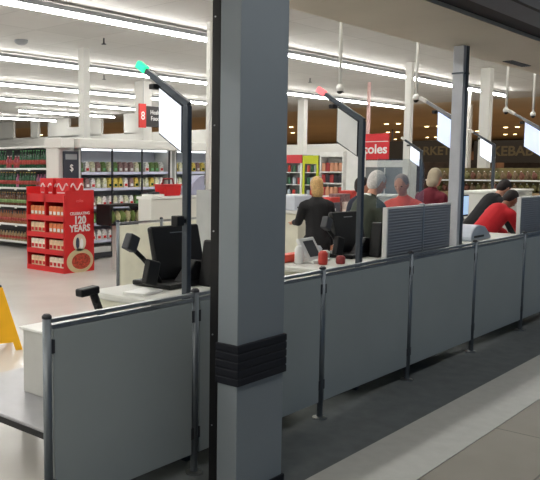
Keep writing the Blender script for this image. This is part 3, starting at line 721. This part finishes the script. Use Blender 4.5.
# produce gondolas far right
t = thing('produce_gondola', 'long olive and brown produce stand in the dim hall at the right', 'produce stand', (18, 4.4, 0))
MB().box(0, .6, 0, 3.6, 0.001, 1.05).make('base', mat('beige_wood', (150, 126, 92), .6), t)
MB().box(.3, .6, 0, 3.6, 1.051, 1.6).make('back_board', mat('olive_board', (116, 104, 62), .6, var=.4, scale=5), t)
MB().box(0, .32, 0, 3.6, 1.3, 1.33).make('shelf', whitem, t)
pv = {}
for j in range(26):
    for lv, z in enumerate((1.052, 1.331)):
        k = random.randrange(3); loc = (18.12, 4.52+j*.133, z)
        if k not in pv:
            pv[k] = thing('fruit_bag', ['red fruit bag on the long produce stand', 'green fruit bag on the long produce stand', 'brown potato bag on the long produce stand'][k], 'fruit bag', loc, 0, ['red', 'green', 'brown'][k] + ' bags on the produce stand')
            MB().ball((0, 0, .08), (.07, .06, .08), 10, 8).ball((.0, .02, .14), (.03, .03, .05), 8, 6).make('bag', mat('fruit%d' % k, [(110, 66, 50), (104, 100, 58), (112, 90, 64)][k], .6, var=.3, scale=20), pv[k], smooth=True)
            MB().tube((0, .02, .17), (0, .02, .2), .012).make('tie', whitem, pv[k])
        else: copytree(pv[k], loc)
# hall signs, walls and stands
goldm = mat('gold_lettering', (80, 71, 48), .5)
def hall_sign(x, y0, y1, z0, z1, txt, size, ty, label):
    t = thing('hall_sign', label, 'sign', (x, y0, 0)); 
    MB().box(0, .3, 0, y1-y0, z0, z1).make('board', mat('sign_black', (24, 20, 18), .6), t)
    text('lettering', txt, size, goldm, t, (-.01, ty-y0, (z0+z1)/2), RX, bold=.02)
    MB().box(.1, .16, .3, .36, z1, 3.999).make('hanger', charcoal, t)
    MB().box(.1, .16, y1-y0-.36, y1-y0-.3, z1, 3.999).make('hanger', charcoal, t)
hall_sign(45, 18.4, 22.6, 1.95, 3.25, 'MARKET', .7, 19.9, 'black hall sign with dull gold MARKET lettering behind the grey-haired shoppers')
hall_sign(45, 12.9, 17.2, 1.9, 3.15, 'KEBAB', .75, 15.1, 'black hall sign with dull gold KEBAB lettering at the right')
for i, (x, y0, y1, z, c, l) in enumerate([(47, 16.6, 18.6, 2.6, (120, 84, 56), 'brown booth wall between the two black hall signs'), (50, 19, 27, 2.6, (58, 40, 30), 'dark booth behind the red coles sign'),
        (52, 27.5, 36, 2.2, (88, 62, 40), 'brown booth far behind the kiosk row'), (46, 8, 13, 1.8, (120, 92, 60), 'tan booth at the right edge'), (40, 13.5, 17, 1.1, (150, 120, 84), 'low tan counter in the hall'), (66, 14, 34, 2.9, (70, 48, 34), 'wide dark booth at the far end of the hall')]):
    t = thing('hall_booth', l, 'booth', (x, y0, 0))
    MB().box(0, 1.2, 0, y1-y0, 0.001, z).make('booth_wall', mat('booth%d' % i, c, .7, var=.3, scale=1), t)
    MB().box(-.1, 1.25, -.05, y1-y0+.05, z+.001, z+.1).make('fascia', mat('booth_trim', (60, 46, 36), .6), t)
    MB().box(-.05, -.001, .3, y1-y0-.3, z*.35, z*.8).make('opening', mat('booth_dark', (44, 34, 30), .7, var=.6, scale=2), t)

# ------------------------------------------------------------------ people
skin = mat('skin', (206, 150, 124), .55, var=.05); skin2 = mat('skin_tan', (150, 100, 76), .55, var=.05)
def remesh(o, v, sm=6):
    r = o.modifiers.new('remesh', 'REMESH'); r.mode = 'VOXEL'; r.voxel_size = v; r.use_smooth_shade = True
    s_ = o.modifiers.new('smooth', 'SMOOTH'); s_.iterations = sm; s_.factor = .5
def person(label, loc, face, height, lean, hair, top, bottom, headturn=0, nod=0, arms=None, skinm=skin, hairlen=0, collar=None, vest=None):
    """face: heading of the body; lean: forward bend of the back; built 1.70 m tall and scaled as a whole"""
    k = height/1.75
    t = thing('person', label, 'person', loc, face)
    u = Vector((math.sin(lean), 0, math.cos(lean))); hip = Vector((-.12*math.sin(lean), 0, .92))
    sc = hip+u*.46; nk = hip+u*.54; fw = Vector((math.cos(lean), 0, -math.sin(lean)))
    hn = lean*.55+nod
    hu = Vector((math.sin(hn), 0, math.cos(hn))); hc = nk+hu*.155+Vector((.02, 0, 0))
    arms = arms or [((.05, .03, -.27), (.16, -.02, -.20))]*2     # upper arm vector, forearm vector (x fwd, y outward, z up)
    P = []
    for s_, (ua, fa) in zip((1, -1), arms):
        sh_ = sc+Vector((0, s_*.175, -.03)); el = sh_+Vector((ua[0], s_*ua[1], ua[2])); wr = el+Vector((fa[0], s_*fa[1], fa[2]))
        P.append((s_, sh_, el, wr))
    legs = []
    for s_ in (1, -1):
        a = hip+Vector((0, s_*.09, -.04)); kn = Vector((.03, s_*.10, .48)); an = Vector((-.02+.03*s_, s_*.11, .08)); legs.append((s_, a, kn, an))
    b = MB()
    b.cap(hip, hip+u*.2, .13, .12).cap(hip+u*.2, sc-u*.05, .125, .13)
    b.cap(sc+Vector((0, .11, -.02)), sc+Vector((0, -.11, -.02)), .075, .075).cap(sc, nk+hu*.07, .055, .05)
    RM = Matrix.Rotation(headturn, 3, 'Z') @ Matrix.Rotation(hn, 3, 'Y')
    H_ = lambda v: hc+RM @ Vector(v)
    b.ball(hc, (.092, .075, .112), 20, 14, RM).ball(H_((.03, 0, -.06)), (.055, .05, .055), 12, 8, RM)
    b.cap(H_((.088, 0, .01)), H_((.105, 0, -.022)), .009, .013).ball(H_((.083, 0, -.058)), (.014, .024, .008), 8, 6, RM)
    for s_ in (1, -1): b.ball(H_((-.005, s_*.077, -.005)), (.016, .009, .03), 10, 8, RM)
    for s_, sh_, el, wr in P:
        b.cap(sh_, el, .048, .038).cap(el, wr, .037, .025)
        d = (wr-el).normalized(); q = d.cross(Vector((0, 0, 1))).normalized()
        pe = wr+d*.085; b.cap(wr+d*.02, pe, .028, .03); b.cap(wr+d*.04+q*.018, pe+q*.012, .02, .018); b.cap(wr+d*.04-q*.018, pe-q*.012, .02, .018)
        for i, ln in enumerate((.062, .074, .070, .054)):
            r0 = pe+q*(-.028+.0187*i); m_ = r0+d*ln*.55+Vector((0, 0, -.008)); e_ = m_+(d+Vector((0, 0, -.55))).normalized()*ln*.5
            b.cap(r0, m_, .0092, .0088).cap(m_, e_, .0088, .008)
        th = wr+d*.035-q*s_*.025; t1 = th+(d*.6-q*s_*.7).normalized()*.045; b.cap(th, t1, .013, .0105).cap(t1, t1+d*.03, .0105, .009)
    for s_, a, kn, an in legs: b.cap(a, kn, .082, .055).cap(kn, an, .055, .04).cap(an+Vector((-.03, 0, -.03)), an+Vector((.15, 0, -.045)), .035, .03)
    bo = b.make('body', skinm, t, smooth=True); remesh(bo, .0085, 4)
    # clothes
    c = MB(); c.cap(hip-u*.08, hip+u*.2, .155, .145).cap(hip+u*.2, sc-u*.05, .15, .15).cap(sc+Vector((0, .12, -.03)), sc+Vector((0, -.12, -.03)), .088, .088).cap(sc, nk-u*.015, .085, .066)
    for s_, sh_, el, wr in P: c.cap(sh_, el, .066, .054).cap(el, wr-(wr-el)*.08, .054, .042)
    co = c.make('jacket', top, t, smooth=True); remesh(co, .013, 6)
    c = MB(); c.cap(hip+Vector((0, .04, -.04)), hip+Vector((0, -.04, -.04)), .148, .148)
    for s_, a, kn, an in legs: c.cap(a, kn, .098, .072).cap(kn, an+Vector((0, 0, .03)), .072, .058)
    co = c.make('trousers', bottom, t, smooth=True); remesh(co, .014, 6)
    for s_, a, kn, an in legs:
        c = MB().cap(an+Vector((-.035, 0, -.036)), an+Vector((.165, 0, -.042)), .043, .036).box(an.x-.075, an.x+.2, an.y-.04, an.y+.04, .001, .03)
        remesh(c.make('shoe', black, t, smooth=True), .012, 4)
    # hair
    h = MB(); h.ball(H_((-.018, 0, .022)), (.094, .084, .104), 20, 14, RM)
    h.ball(H_((-.045, 0, -.01)), (.066, .079, .09), 16, 10, RM)
    if hairlen: h.ball(H_((-.05, 0, -.05-hairlen*.4)), (.062, .086, .07+hairlen*.5), 16, 10, RM)
    # clear the face
    fc = H_((.105, 0, -.045))
    ho = h.make('hair', hair, t, smooth=True); remesh(ho, .011, 5)
    e = MB()
    for s_ in (1, -1): e.ball(H_((.079, s_*.03, .004)), (.008, .011, .007), 8, 6, RM)
    e.make('eyes', dk, t, smooth=True)
    if collar: 
        c = MB()
        for s_ in (1, -1): c.cap(nk+Vector((.02, s_*.07, .0)), nk+fw*.12+Vector((.0, s_*.015, -.09)), .016, .012)
        c.cap(nk+Vector((-.06, .05, .02)), nk+Vector((-.06, -.05, .02)), .018, .018)
        remesh(c.make('collar', collar, t, smooth=True), .009, 3)
    if vest:
        c = MB().ball(hip+u*.32+fw*.09, (.10, .10, .17)); c.make('vest_front', vest, t, smooth=True)
    t.scale = (k, k, k)
    return t
blackc = mat('black_cloth', (24, 24, 28), .85); dgreen = mat('dark_green_cloth', (62, 68, 58), .85); orange = mat('orange_red_cloth', (226, 84, 60), .8)
maroon = mat('maroon_cloth', (108, 26, 42), .85); redc = mat('red_cloth', (204, 32, 42), .8); navyc = mat('navy_cloth', (34, 38, 56), .85); beigec = mat('beige_cloth', (180, 168, 146), .85)
blond = mat('blond_hair', (200, 164, 110), .7, var=.25, scale=60); greyh = mat('grey_hair', (204, 200, 196), .7, var=.2, scale=60); greyd = mat('dark_grey_hair', (150, 138, 134), .7, var=.2, scale=60); darkh = mat('dark_hair', (36, 26, 24), .7, var=.2, scale=60)
reach = ((.14, .02, -.22), (.22, -.02, -.02)); hang = ((.0, .05, -.27), (.06, .0, -.24)); fold = ((.10, .04, -.24), (.20, -.08, .02))
person('person in black jacket and trousers, seen from behind at the cream service desk', (7.55, 4.60, 0), R(52), 1.52, R(4), blond, blackc, blackc, arms=[reach, hang], hairlen=.06)
person('grey-haired man in dark green jacket leaning towards the cashier', (6.66, 3.62, 0), R(-25), 1.64, R(24), greyh, dgreen, charcoal, nod=.1, arms=[fold, ((.10, .02, -.24), (.22, -.02, .0))], collar=whitem)
person('grey-haired person in an orange-red top facing the old man', (7.86, 3.70, 0), R(185), 1.57, R(14), greyd, orange, navyc, nod=.2, arms=[fold, fold])
person('pale-haired person in a maroon top seen beside the grey post', (8.98, 3.98, 0), R(-15), 1.64, R(18), beigec, maroon, navyc, arms=[fold, hang], hairlen=.03)
person('dark-haired cashier in a red shirt bending over the counter', (9.12, 3.32, 0), R(-22), 1.56, R(48), darkh, redc, blackc, nod=.35, arms=[((.14, .02, -.20), (.20, 0, -.08)), reach], skinm=skin2)
person('person in a black top bending behind the red-shirted cashier', (10.25, 3.80, 0), R(-25), 1.64, R(44), darkh, blackc, blackc, nod=.3, arms=[((.05, .03, -.25), (.12, 0, -.2))]*2)
person('person in dark navy clothes mostly hidden by the second lane pole', (7.95, 4.35, 0), R(-60), 1.52, R(8), darkh, navyc, navyc, arms=[((.0, .05, -.27), (.06, .0, -.24))]*2)
